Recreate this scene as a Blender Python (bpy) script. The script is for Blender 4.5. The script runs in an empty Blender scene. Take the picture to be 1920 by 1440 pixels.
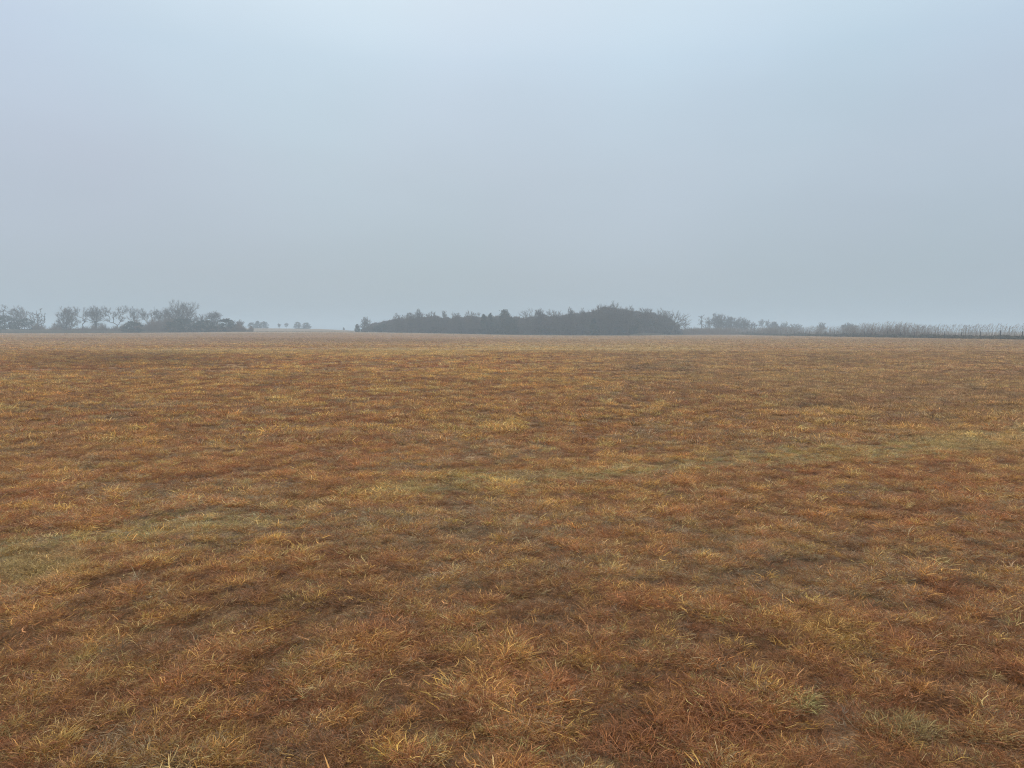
import bpy, math, random
import numpy as np
from mathutils import Vector

sc = bpy.context.scene
COL = sc.collection
rad = math.radians

# ------------------------------------------------------------------ camera
EYE = 1.65
F = 1440.0                     # focal length in pixels of the 1920 px wide photograph
HORY = 620.0                   # row of eye level
PITCH = math.atan((720 - HORY) / F)
cam_d = bpy.data.cameras.new("camera")
cam = bpy.data.objects.new("camera", cam_d)
COL.objects.link(cam)
cam.location = (0, 0, EYE)
cam.rotation_euler = (rad(90) - PITCH, 0, 0)
cam_d.sensor_width = 36
cam_d.lens = 36 * F / 1920
cam_d.clip_start = 0.05
cam_d.clip_end = 6000
sc.camera = cam

# ------------------------------------------------------------------ world (overcast)
SUN_EL, SUN_AZ = rad(42), rad(-8)
w = bpy.data.worlds.new("World")
sc.world = w
w.use_nodes = True
nt = w.node_tree
nt.nodes.clear()
N = nt.nodes.new
out = N('ShaderNodeOutputWorld')
bg_sky = N('ShaderNodeBackground'); bg_cl = N('ShaderNodeBackground'); mixs = N('ShaderNodeMixShader')
sky = N('ShaderNodeTexSky'); sky.sky_type = 'NISHITA'; sky.sun_disc = False
sky.sun_elevation = SUN_EL; sky.sun_rotation = SUN_AZ
sky.air_density = 1.0; sky.dust_density = 3.0
bg_sky.inputs['Strength'].default_value = 0.10
nt.links.new(sky.outputs[0], bg_sky.inputs['Color'])
tc = N('ShaderNodeTexCoord')
sep = N('ShaderNodeSeparateXYZ'); nt.links.new(tc.outputs['Generated'], sep.inputs[0])
ramp = N('ShaderNodeValToRGB')
cr = ramp.color_ramp
cr.elements[0].position = 0.0; cr.elements[0].color = (0.36, 0.46, 0.53, 1)
cr.elements[1].position = 1.0; cr.elements[1].color = (1.5, 1.5, 1.5, 1)
for p, c in ((0.07, (0.382, 0.472, 0.54)), (0.20, (0.468, 0.565, 0.655)), (0.32, (0.52, 0.65, 0.77)),
             (0.42, (0.64, 0.76, 0.87)), (0.6, (1.0, 1.05, 1.1))):
    e = cr.elements.new(p); e.color = (*c, 1)
noi = N('ShaderNodeTexNoise'); noi.inputs['Scale'].default_value = 2.2; noi.inputs['Detail'].default_value = 3.5
noi.inputs['Roughness'].default_value = 0.45
mp = N('ShaderNodeMapping'); mp.inputs['Scale'].default_value = (1, 1, 2.6); mp.inputs['Location'].default_value = (3.1, 0.4, 1.7)
nt.links.new(tc.outputs['Generated'], mp.inputs[0]); nt.links.new(mp.outputs[0], noi.inputs['Vector'])
# cloud thickness moves the overcast brightness a little
ma = N('ShaderNodeMapRange'); ma.inputs['From Min'].default_value = 0.3; ma.inputs['From Max'].default_value = 0.7
ma.inputs['To Min'].default_value = 0.95; ma.inputs['To Max'].default_value = 1.05
nt.links.new(noi.outputs[0], ma.inputs[0])
nt.links.new(sep.outputs['Z'], ramp.inputs[0])
vm = N('ShaderNodeVectorMath'); vm.operation = 'SCALE'
nt.links.new(ramp.outputs[0], vm.inputs[0]); nt.links.new(ma.outputs[0], vm.inputs['Scale'])
# faint lilac / blue drift of the cloud sheet
noi2 = N('ShaderNodeTexNoise'); noi2.inputs['Scale'].default_value = 1.6; noi2.inputs['Detail'].default_value = 2
mp2 = N('ShaderNodeMapping'); mp2.inputs['Location'].default_value = (7.3, 2.2, 5.0)
nt.links.new(tc.outputs['Generated'], mp2.inputs[0]); nt.links.new(mp2.outputs[0], noi2.inputs['Vector'])
r2 = N('ShaderNodeValToRGB')
r2.color_ramp.elements[0].position = 0.35; r2.color_ramp.elements[0].color = (1.03, 0.985, 1.02, 1)
r2.color_ramp.elements[1].position = 0.65; r2.color_ramp.elements[1].color = (0.97, 1.01, 1.0, 1)
nt.links.new(noi2.outputs[0], r2.inputs[0])
vm2 = N('ShaderNodeVectorMath'); vm2.operation = 'MULTIPLY'
nt.links.new(vm.outputs[0], vm2.inputs[0]); nt.links.new(r2.outputs[0], vm2.inputs[1])
nt.links.new(vm2.outputs[0], bg_cl.inputs['Color'])
bg_cl.inputs['Strength'].default_value = 1.0
mixs.inputs[0].default_value = 0.93
nt.links.new(bg_sky.outputs[0], mixs.inputs[1]); nt.links.new(bg_cl.outputs[0], mixs.inputs[2])
nt.links.new(mixs.outputs[0], out.inputs['Surface'])

# sun behind the cloud: weak and very soft
sd = bpy.data.lights.new("sun", 'SUN'); sd.energy = 1.5; sd.angle = rad(18); sd.color = (1.0, 0.965, 0.92)
so = bpy.data.objects.new("sun", sd); COL.objects.link(so)
sdir = Vector((math.sin(SUN_AZ) * math.cos(SUN_EL), math.cos(SUN_AZ) * math.cos(SUN_EL), math.sin(SUN_EL)))
so.rotation_euler = sdir.to_track_quat('Z', 'Y').to_euler()
so.location = (0, 0, 60)

vs = sc.view_settings
vs.view_transform = 'Standard'; vs.look = 'None'; vs.exposure = 0.0; vs.gamma = 1.0; vs.use_curve_mapping = False
cy = sc.cycles
cy.max_bounces = 6; cy.diffuse_bounces = 3; cy.glossy_bounces = 1; cy.transmission_bounces = 2
cy.volume_bounces = 2; cy.transparent_max_bounces = 8
cy.use_denoising = True; cy.denoising_input_passes = 'RGB_ALBEDO_NORMAL'; cy.denoising_prefilter = 'NONE'
sc.cycles.pixel_filter_type = 'BLACKMAN_HARRIS'; sc.cycles.filter_width = 1.1
try: cy.sampling_pattern = 'BLUE_NOISE'
except Exception: pass
cy.use_adaptive_sampling = False

# ------------------------------------------------------------------ helpers
def hash2(ix, iy, s):
    v = np.sin(ix * 127.1 + iy * 311.7 + s * 74.7) * 43758.5453
    return v - np.floor(v)

def vnoise(x, y, scale, s=0):
    x = np.asarray(x, float) / scale + 1000.0; y = np.asarray(y, float) / scale + 1000.0
    ix = np.floor(x); iy = np.floor(y); fx = x - ix; fy = y - iy
    fx = fx * fx * (3 - 2 * fx); fy = fy * fy * (3 - 2 * fy)
    a = hash2(ix, iy, s); b = hash2(ix + 1, iy, s); c = hash2(ix, iy + 1, s); d = hash2(ix + 1, iy + 1, s)
    return (a * (1 - fx) + b * fx) * (1 - fy) + (c * (1 - fx) + d * fx) * fy

def fbm(x, y, scale, s=0, n=3):
    t = 0; a = 1; tot = 0
    for i in range(n):
        t = t + a * vnoise(x + 17.3 * i, y - 9.1 * i, scale / 2 ** i, s + i * 13); tot += a; a *= 0.5
    return t / tot

def sstep(a, b, x):
    t = np.clip((x - a) / (b - a), 0, 1)
    return t * t * (3 - 2 * t)

CP, SP = math.cos(PITCH), math.sin(PITCH)

def ray(px, py):
    u = (px - 960) / F; v = (720 - py) / F
    return np.array([u, CP + v * SP, -SP + v * CP])     # camera looks along +Y, tipped down

def at(px, py, D):                                       # the point seen at a photo pixel, D metres ahead
    r = ray(px, py); r = r * (D / r[1])
    return np.array([r[0], r[1], r[2] + EYE])

def gp(px, py):
    r = ray(px, py); t = -EYE / r[2]
    return np.array([r[0] * t, r[1] * t])

def bearing_px(x, y):
    yy = np.maximum(y, 1.0)
    return np.where(y > 1.0, 960 + F * x / yy / CP, np.where(x < 0, -4000.0, 6000.0))

def terrain(x, y):
    x = np.asarray(x, float); y = np.asarray(y, float)
    px = bearing_px(x, y)
    a = np.interp(px, [-600, 0, 120, 350, 500, 650, 720, 850, 960, 1100], [0.6, 0.75, 0.8, 0.95, 1.2, 1.15, 0.95, 0.5, 0.12, 0.0])
    b = np.interp(px, [-600, 300, 500, 600, 660, 720, 800], [1.9, 1.9, 1.9, 1.6, 0.6, 0.2, 0.0])
    d = np.hypot(x, y)
    z = a * sstep(100, 300, d) + b * sstep(340, 500, d)
    z = z + (vnoise(x, y, 28, 3) - 0.5) * 0.15 * sstep(8, 40, d) * (1 - sstep(330, 400, d))
    near = 1 - sstep(60, 140, d)
    z = z + near * ((fbm(x, y, 1.6, 5, 3) - 0.5) * 0.03 + (vnoise(x, y, 0.2, 9) - 0.5) * 0.025)
    return z

def tz(x, y):
    return float(terrain(np.array([x]), np.array([y]))[0])

def mesh_from(name, verts, faces, mats, attrs=None, smooth=False):
    """verts (n,3); faces list of (k,m) int arrays, each with one face size"""
    me = bpy.data.meshes.new(name)
    verts = np.asarray(verts, np.float32)
    faces = [np.asarray(f, np.int32) for f in faces if len(f)]
    me.vertices.add(len(verts)); me.vertices.foreach_set('co', verts.ravel())
    nl = sum(f.size for f in faces); nf = sum(len(f) for f in faces)
    me.loops.add(nl); me.polygons.add(nf)
    me.loops.foreach_set('vertex_index', np.concatenate([f.ravel() for f in faces]))
    tot = np.concatenate([np.full(len(f), f.shape[1], np.int32) for f in faces])
    st = np.concatenate([[0], np.cumsum(tot)[:-1]]).astype(np.int32)
    me.polygons.foreach_set('loop_start', st)
    try:
        me.polygons.foreach_set('loop_total', tot)
    except Exception:
        pass
    if smooth:
        me.polygons.foreach_set('use_smooth', np.ones(nf, bool))
    me.update(calc_edges=True)
    for k, v in (attrs or {}).items():
        v = np.asarray(v, np.float32)
        if v.ndim == 1:
            at_ = me.attributes.new(k, 'FLOAT', 'POINT'); at_.data.foreach_set('value', v)
        else:
            at_ = me.attributes.new(k, 'FLOAT_VECTOR', 'POINT'); at_.data.foreach_set('vector', v.ravel())
    for m in mats:
        me.materials.append(m)
    return me

def obj(name, me, parent=None, loc=None):
    o = bpy.data.objects.new(name, me); COL.objects.link(o)
    if parent is not None: o.parent = parent
    if loc is not None: o.location = loc
    return o

def thing(name, label, cat, loc, group=None):
    o = bpy.data.objects.new(name, None); COL.objects.link(o)
    o.location = loc; o.empty_display_size = 0.5
    o['label'] = label; o['category'] = cat
    if group: o['group'] = group
    return o

def tag(o, label, cat, group=None, kind=None):
    if label: o['label'] = label
    if cat: o['category'] = cat
    if group: o['group'] = group
    if kind: o['kind'] = kind
    return o

# ------------------------------------------------------------------ materials
def new_mat(name):
    m = bpy.data.materials.new(name); m.use_nodes = True
    return m, m.node_tree, m.node_tree.nodes['Principled BSDF']

def blade_mat(name, translucent=0.25):
    """dry grass: tint comes with each plant, blades differ one from another"""
    m, t, b = new_mat(name)
    n = t.nodes.new; L = t.links.new
    ti = n('ShaderNodeAttribute'); ti.attribute_type = 'INSTANCER'; ti.attribute_name = 'tint'
    rn = n('ShaderNodeAttribute'); rn.attribute_name = 'rnd'
    rp = n('ShaderNodeValToRGB'); rp.color_ramp.interpolation = 'LINEAR'
    e = rp.color_ramp.elements
    e[0].position = 0; e[0].color = (0.35, 0.33, 0.31, 1); e[1].position = 1; e[1].color = (2.3, 2.4, 2.5, 1)
    for p, c in ((0.4, (0.80, 0.78, 0.74)), (0.7, (1.2, 1.18, 1.1)), (0.88, (1.55, 1.55, 1.5))):
        x = e.new(p); x.color = (*c, 1)
    L(rn.outputs['Fac'], rp.inputs[0])
    mu = n('ShaderNodeVectorMath'); mu.operation = 'MULTIPLY'
    L(ti.outputs['Vector'], mu.inputs[0]); L(rp.outputs[0], mu.inputs[1])
    L(mu.outputs[0], b.inputs['Base Color'])
    b.inputs['Roughness'].default_value = 0.62
    b.inputs['Specular IOR Level'].default_value = 0.35
    tr = n('ShaderNodeBsdfTranslucent'); L(mu.outputs[0], tr.inputs['Color'])
    mx = n('ShaderNodeMixShader'); mx.inputs[0].default_value = translucent
    o = t.nodes['Material Output']
    L(b.outputs[0], mx.inputs[1]); L(tr.outputs[0], mx.inputs[2]); L(mx.outputs[0], o.inputs['Surface'])
    return m

def vary_mat(name, c1, c2, rough=0.85, scale=1.0, attr='rnd'):
    """colour varies per stem / leaf (attribute rnd) and by a soft world-space noise"""
    m, t, b = new_mat(name)
    n = t.nodes.new; L = t.links.new
    rn = n('ShaderNodeAttribute'); rn.attribute_name = attr
    geo = n('ShaderNodeNewGeometry')
    nz = n('ShaderNodeTexNoise'); nz.inputs['Scale'].default_value = scale; nz.inputs['Detail'].default_value = 3
    L(geo.outputs['Position'], nz.inputs['Vector'])
    ad = n('ShaderNodeMath'); ad.operation = 'MULTIPLY_ADD'; ad.inputs[1].default_value = 0.55; ad.inputs[2].default_value = -0.05
    L(rn.outputs['Fac'], ad.inputs[0])
    a2 = n('ShaderNodeMath'); a2.operation = 'MULTIPLY_ADD'; a2.inputs[1].default_value = 0.5
    L(nz.outputs[0], a2.inputs[0]); L(ad.outputs[0], a2.inputs[2])
    mx = n('ShaderNodeMix'); mx.data_type = 'RGBA'
    mx.inputs['A'].default_value = (*c1, 1); mx.inputs['B'].default_value = (*c2, 1)
    L(a2.outputs[0], mx.inputs['Factor']); L(mx.outputs['Result'], b.inputs['Base Color'])
    b.inputs['Roughness'].default_value = rough
    b.inputs['Specular IOR Level'].default_value = 0.2
    return m

M_BLADE = blade_mat('dry_grass_blades')
M_BARK = vary_mat('grey_bark', (0.055, 0.047, 0.042), (0.12, 0.105, 0.095), scale=0.8)
M_PALE = vary_mat('pale_bark', (0.20, 0.185, 0.165), (0.36, 0.34, 0.31), scale=0.8)
M_TWIG = vary_mat('winter_twigs', (0.055, 0.044, 0.040), (0.165, 0.135, 0.120), scale=0.5)
M_CEDAR = vary_mat('cedar_foliage', (0.016, 0.026, 0.018), (0.050, 0.062, 0.040), scale=0.5)
M_BRUSH = vary_mat('bare_brush', (0.100, 0.066, 0.048), (0.290, 0.205, 0.150), scale=0.4)
M_WEED = vary_mat('weeds_dull_green', (0.050, 0.052, 0.030), (0.145, 0.125, 0.078), scale=0.7)
M_STALK = vary_mat('bleached_stalks', (0.13, 0.105, 0.085), (0.50, 0.46, 0.41), scale=1.4)
M_PALEGRASS = vary_mat('pale_tall_grass', (0.15, 0.125, 0.085), (0.30, 0.26, 0.18), scale=0.3)
M_POST = vary_mat('weathered_post', (0.025, 0.023, 0.022), (0.07, 0.062, 0.055), scale=3)
M_WIRE = vary_mat('fence_wire', (0.06, 0.055, 0.055), (0.12, 0.11, 0.11), scale=3)

# ------------------------------------------------------------------ colour zones of the field
def poly_dist(x, y, pts):
    best = np.full(x.shape, 1e9)
    for (x0, y0), (x1, y1) in zip(pts[:-1], pts[1:]):
        dx, dy = x1 - x0, y1 - y0
        t = np.clip(((x - x0) * dx + (y - y0) * dy) / (dx * dx + dy * dy), 0, 1)
        best = np.minimum(best, np.hypot(x - x0 - t * dx, y - y0 - t * dy))
    return best

GREEN_LINE = [gp(*p) for p in ((-260, 1080), (40, 1022), (200, 998), (400, 980), (620, 957), (760, 925), (900, 898),
                               (1100, 893), (1300, 872), (1500, 857), (1700, 840), (1850, 818), (2050, 795))]
STRAW_BANDS = [(850, 1330, 646, 662), (200, 640, 655, 664), (620, 900, 652, 668), (1700, 1960, 815, 850), (-40, 130, 1035, 1100)]
DARK_BANDS = [(60, 180, 636, 640), (300, 900, 631, 641), (0, 420, 664, 690), (1170, 1300, 683, 697), (1520, 1640, 672, 684), (1450, 1600, 752, 768)]

RED = np.array([0.400, 0.165, 0.060]); BROWN = np.array([0.400, 0.225, 0.088]); GREYB = np.array([0.380, 0.270, 0.150])
GOLD = np.array([0.640, 0.380, 0.110]); ORANGE = np.array([0.540, 0.270, 0.080]); STRAW = np.array([0.620, 0.450, 0.180])
GREEN = np.array([0.440, 0.370, 0.140]); SAGE = np.array([0.500, 0.450, 0.260]); SOIL = np.array([0.115, 0.075, 0.042])

def boxes(x, y, bands):
    px = bearing_px(x, y); dep = np.maximum(y, 0.5)
    py = HORY + F * EYE / dep
    r = np.zeros(x.shape)
    for x0, x1, y0, y1 in bands:
        wx = (x1 - x0) * 0.3; wy = (y1 - y0) * 0.35
        r = np.maximum(r, sstep(x0 - wx, x0 + wx, px) * (1 - sstep(x1 - wx, x1 + wx, px)) *
                       sstep(y0 - wy, y0 + wy, py) * (1 - sstep(y1 - wy, y1 + wy, py)))
    return r

def zones(x, y):
    x = np.asarray(x, float); y = np.asarray(y, float)
    d = np.hypot(x, y)
    wob = (fbm(x, y, 1.7, 21) - 0.5) * 1.3
    gd = poly_dist(x, y, GREEN_LINE) + wob * 0.6
    green = 0.68 * (1 - sstep(0.06, 0.12 + 0.055 * np.clip(d, 4, 13), gd)) * sstep(0.26, 0.50, fbm(x, y, 0.9, 27) + 0.08)
    gold = sstep(0.47, 0.68, 0.55 * fbm(x, y, 2.6, 31) + 0.45 * fbm(x, y, 0.55, 35)
                 + 0.06 * sstep(7, 22, d) - 0.02)
    far = sstep(60, 260, d)
    gold = gold * (1 - 0.5 * far) * (0.22 + 0.78 * sstep(3.5, 11, d))
    red = np.clip(sstep(0.42, 0.62, fbm(x, y, 3.8, 41)) + 0.45 * (1 - sstep(4, 9, d)), 0, 1)
    grey = sstep(0.54, 0.70, fbm(x, y, 1.3, 51))
    straw = boxes(x, y, STRAW_BANDS); dark = boxes(x, y, DARK_BANDS)
    big = fbm(x, y, 34, 61)
    return green, gold, red, grey, straw, dark, big

# ------------------------------------------------------------------ ground sheet
def build_ground():
    az = np.concatenate([np.linspace(-180, -48, 34)[:-1], np.linspace(-48, 48, 560), np.linspace(48, 180, 34)[1:-1]])
    az = np.radians(az)
    rr = np.geomspace(0.35, 1600, 430)
    A, R = np.meshgrid(az, rr)
    X = (np.sin(A) * R).ravel(); Y = (np.cos(A) * R).ravel()
    Z = terrain(X, Y)
    na, nr = len(az), len(rr)
    green, gold, red, grey, straw, dark, big = zones(X, Y)
    d = np.hypot(X, Y)
    col = BROWN[None] * np.ones((len(X), 3))
    mixin = lambda c, t, f: c * (1 - f[:, None]) + t[None] * f[:, None]
    col = mixin(col, RED, red * 0.5)
    col = mixin(col, GOLD * 0.8, gold * 0.45)
    col = mixin(col, GREYB, grey * 0.6)
    col = mixin(col, STRAW * 0.95, straw * 0.6)
    col = mixin(col, (GREEN * 0.5 + STRAW * 0.4), green * 0.6)
    col = mixin(col, RED * 0.75, dark * 0.5)
    # beneath the standing tufts near the camera the sheet is soil and matted litter
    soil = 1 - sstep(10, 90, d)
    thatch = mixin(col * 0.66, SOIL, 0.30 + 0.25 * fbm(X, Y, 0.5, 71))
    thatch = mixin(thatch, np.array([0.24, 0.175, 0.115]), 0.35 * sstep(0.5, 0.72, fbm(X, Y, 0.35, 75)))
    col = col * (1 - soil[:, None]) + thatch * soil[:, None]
    col *= (1 - 0.36 * sstep(25, 90, d))[:, None]  # farther sheet darkened: self-shadowing of grass it lacks, put into the colour
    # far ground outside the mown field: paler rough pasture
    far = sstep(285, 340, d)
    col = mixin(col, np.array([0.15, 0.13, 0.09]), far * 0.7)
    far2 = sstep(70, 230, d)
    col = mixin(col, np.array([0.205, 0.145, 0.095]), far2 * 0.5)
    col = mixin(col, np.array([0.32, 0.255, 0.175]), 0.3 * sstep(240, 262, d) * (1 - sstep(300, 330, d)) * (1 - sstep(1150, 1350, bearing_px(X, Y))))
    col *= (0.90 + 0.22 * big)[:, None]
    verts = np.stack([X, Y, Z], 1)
    verts = np.vstack([verts, [[0, 0, tz(0, 0)]]]); col = np.vstack([col, SOIL[None]])
    i = np.arange(nr - 1)[:, None] * na; j = np.arange(na)[None]; j2 = (j + 1) % na
    quads = np.stack([i + j, i + na + j, i + na + j2, i + j2], -1).reshape(-1, 4)[:, ::-1]
    c = len(verts) - 1
    tris = np.stack([np.full(na, c), np.arange(na), (np.arange(na) + 1) % na], 1)[:, ::-1]
    m, t, b = new_mat('field_ground')
    n = t.nodes.new; L = t.links.new
    a = n('ShaderNodeAttribute'); a.attribute_name = 'tint'
    geo = n('ShaderNodeNewGeometry')
    def noise(scale, det, rough=0.6):
        q = n('ShaderNodeTexNoise'); q.inputs['Scale'].default_value = scale; q.inputs['Detail'].default_value = det
        q.inputs['Roughness'].default_value = rough; L(geo.outputs['Position'], q.inputs['Vector']); return q
    n0 = noise(150, 4, 0.7); n1 = noise(28, 6, 0.7); n2 = noise(3.2, 5, 0.65); n3 = noise(0.35, 4, 0.6)
    def mr(src, lo, hi, f0=0.3, f1=0.7):
        q = n('ShaderNodeMapRange'); q.inputs['From Min'].default_value = f0; q.inputs['From Max'].default_value = f1
        q.inputs['To Min'].default_value = lo; q.inputs['To Max'].default_value = hi; L(src.outputs[0], q.inputs[0]); return q
    v = a.outputs['Vector']
    for q in (mr(n0, 0.5, 1.5), mr(n1, 0.6, 1.45), mr(n2, 0.74, 1.27), mr(n3, 0.86, 1.14)):
        s = n('ShaderNodeVectorMath'); s.operation = 'SCALE'; L(v, s.inputs[0]); L(q.outputs[0], s.inputs['Scale']); v = s.outputs[0]
    L(v, b.inputs['Base Color'])
    b.inputs['Roughness'].default_value = 0.95; b.inputs['Specular IOR Level'].default_value = 0.1
    bp = n('ShaderNodeBump'); bp.inputs['Strength'].default_value = 0.9; bp.inputs['Distance'].default_value = 0.03
    L(n1.outputs[0], bp.inputs['Height'])
    bp2 = n('ShaderNodeBump'); bp2.inputs['Strength'].default_value = 0.8; bp2.inputs['Distance'].default_value = 0.12
    L(n2.outputs[0], bp2.inputs['Height']); L(bp.outputs[0], bp2.inputs['Normal']); L(bp2.outputs[0], b.inputs['Normal'])
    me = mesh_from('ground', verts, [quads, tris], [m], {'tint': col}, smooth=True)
    o = obj('ground', me); tag(o, None, None, kind='structure')

# ------------------------------------------------------------------ grass tufts
def blades(rng, n, R, Lr, wr, lean, droop, nseg, curl=0.0, flat=False, cluster=1.0):
    """n curved tapering blades growing from a disc of radius R; returns verts, quads, tris, rnd"""
    a = rng.uniform(0, 2 * np.pi, n); r = R * rng.uniform(0, 1, n) ** 0.6
    root = np.stack([r * np.cos(a), r * np.sin(a), np.full(n, -0.012)], 1)
    out_a = a + rng.normal(0, 0.9, n)
    dirx = np.stack([np.cos(out_a), np.sin(out_a), np.zeros(n)], 1)
    Ln = rng.uniform(*Lr, n); w_ = rng.uniform(*wr, n)
    le = np.abs(rng.normal(lean, 0.35 * lean + 0.05, n)); dr = rng.uniform(droop[0], droop[1], n)
    if flat: le = rng.uniform(0.8, 1.0, n); dr = rng.uniform(0.0, 0.3, n)
    side = np.cross(dirx, [0, 0, 1.0]); tw = rng.uniform(-1.3, 1.3, n)
    wv = side * np.cos(tw)[:, None] + np.array([0, 0, 1.0])[None] * np.sin(tw)[:, None] * 0.7
    ph = rng.uniform(0, 6.28, n); cu = rng.normal(0, curl, n)
    vs_, n_rows = [], nseg
    up0 = np.sqrt(np.clip(1 - np.clip(le * 0.6, 0, 0.95) ** 2, 0.05, 1)) * (0.22 if flat else 1.0)
    for k in range(nseg + 1):
        s = k / nseg
        hor = Ln * (le * 0.55 * s + dr * 0.75 * s * s)
        ver = Ln * (up0 * s - dr * 0.62 * s * s * s)
        p = root + dirx * hor[:, None] + side * (cu * Ln * np.sin(s * 4 + ph))[:, None]
        p[:, 2] += ver
        p[:, 2] = np.maximum(p[:, 2], -0.01 + 0.012 * s)
        if k == nseg:
            vs_.append(p[:, None])
        else:
            ww = (w_ * (1.0 - 0.65 * s ** 1.5) * 0.5)[:, None]
            vs_.append(np.stack([p - wv * ww, p + wv * ww], 1))
    V = np.concatenate(vs_, 1); m = V.shape[1]
    base = np.arange(n)[:, None] * m
    q = [np.concatenate([base + 2 * k, base + 2 * k + 1, base + 2 * k + 3, base + 2 * k + 2], 1) for k in range(nseg - 1)]
    k = 2 * (nseg - 1)
    t = np.concatenate([base + k, base + k + 1, base + k + 2], 1)
    q = np.concatenate(q) if q else np.zeros((0, 4), int)
    rnd = np.repeat(rng.beta(1.15, 1.7, n), m)
    return V.reshape(-1, 3), q, t, rnd

def join(parts):
    V, Q, T, R_, off = [], [], [], [], 0
    for v, q, t, r in parts:
        V.append(v); Q.append(q + off); T.append(t + off); R_.append(r); off += len(v)
    return np.concatenate(V), np.concatenate(Q), np.concatenate(T), np.concatenate(R_)

def tuft_mesh(parts):
    v, q, t, r = join(parts)
    return mesh_from('tuft', v, [q, t], [M_BLADE], {'rnd': r})

def make_protos():
    """kinds: 0-3 matted bluestem, 4-6 golden clump, 7-8 litter, 9-10 long stalks, 11 short green, 12-14 mid range, 15-17 far"""
    L = []
    for s in range(4):
        g = np.random.default_rng(100 + s)
        L.append(tuft_mesh([blades(g, 75, 0.085, (0.035, 0.12), (0.0028, 0.0052), 0.9, (0.2, 1.1), 4, 0.16),
                            blades(g, 30, 0.10, (0.04, 0.10), (0.0026, 0.0045), 1, (0, 0), 3, 0.12, flat=True)]))
    for s in range(3):
        g = np.random.default_rng(200 + s)
        L.append(tuft_mesh([blades(g, 46, 0.065, (0.035, 0.12), (0.0032, 0.0058), 0.8, (0.2, 1.1), 4, 0.13),
                            blades(g, 30, 0.075, (0.04, 0.10), (0.0028, 0.005), 0.9, (0.2, 0.9), 3, 0.10)]))
    for s in range(2):
        g = np.random.default_rng(300 + s)
        L.append(tuft_mesh([blades(g, 90, 0.14, (0.03, 0.09), (0.0026, 0.005), 1, (0, 0), 3, 0.10, flat=True)]))
    for s in range(2):
        g = np.random.default_rng(400 + s)
        L.append(tuft_mesh([blades(g, 7, 0.03, (0.14, 0.30), (0.0025, 0.0045), 0.8, (0.3, 1.1), 6, 0.03)]))
    g = np.random.default_rng(500)
    L.append(tuft_mesh([blades(g, 90, 0.09, (0.03, 0.08), (0.002, 0.0042), 0.9, (0.2, 0.9), 3, 0.08)]))
    for s in range(3):
        g = np.random.default_rng(600 + s)
        L.append(tuft_mesh([blades(g, 60, 0.11, (0.05, 0.13), (0.006, 0.012), 0.8, (0.15, 0.9), 3, 0.10)]))
    for s in range(3):
        g = np.random.default_rng(700 + s)
        L.append(tuft_mesh([blades(g, 34, 0.20, (0.06, 0.14), (0.018, 0.036), 0.8, (0.2, 0.9), 2, 0.10)]))
    return L

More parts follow.
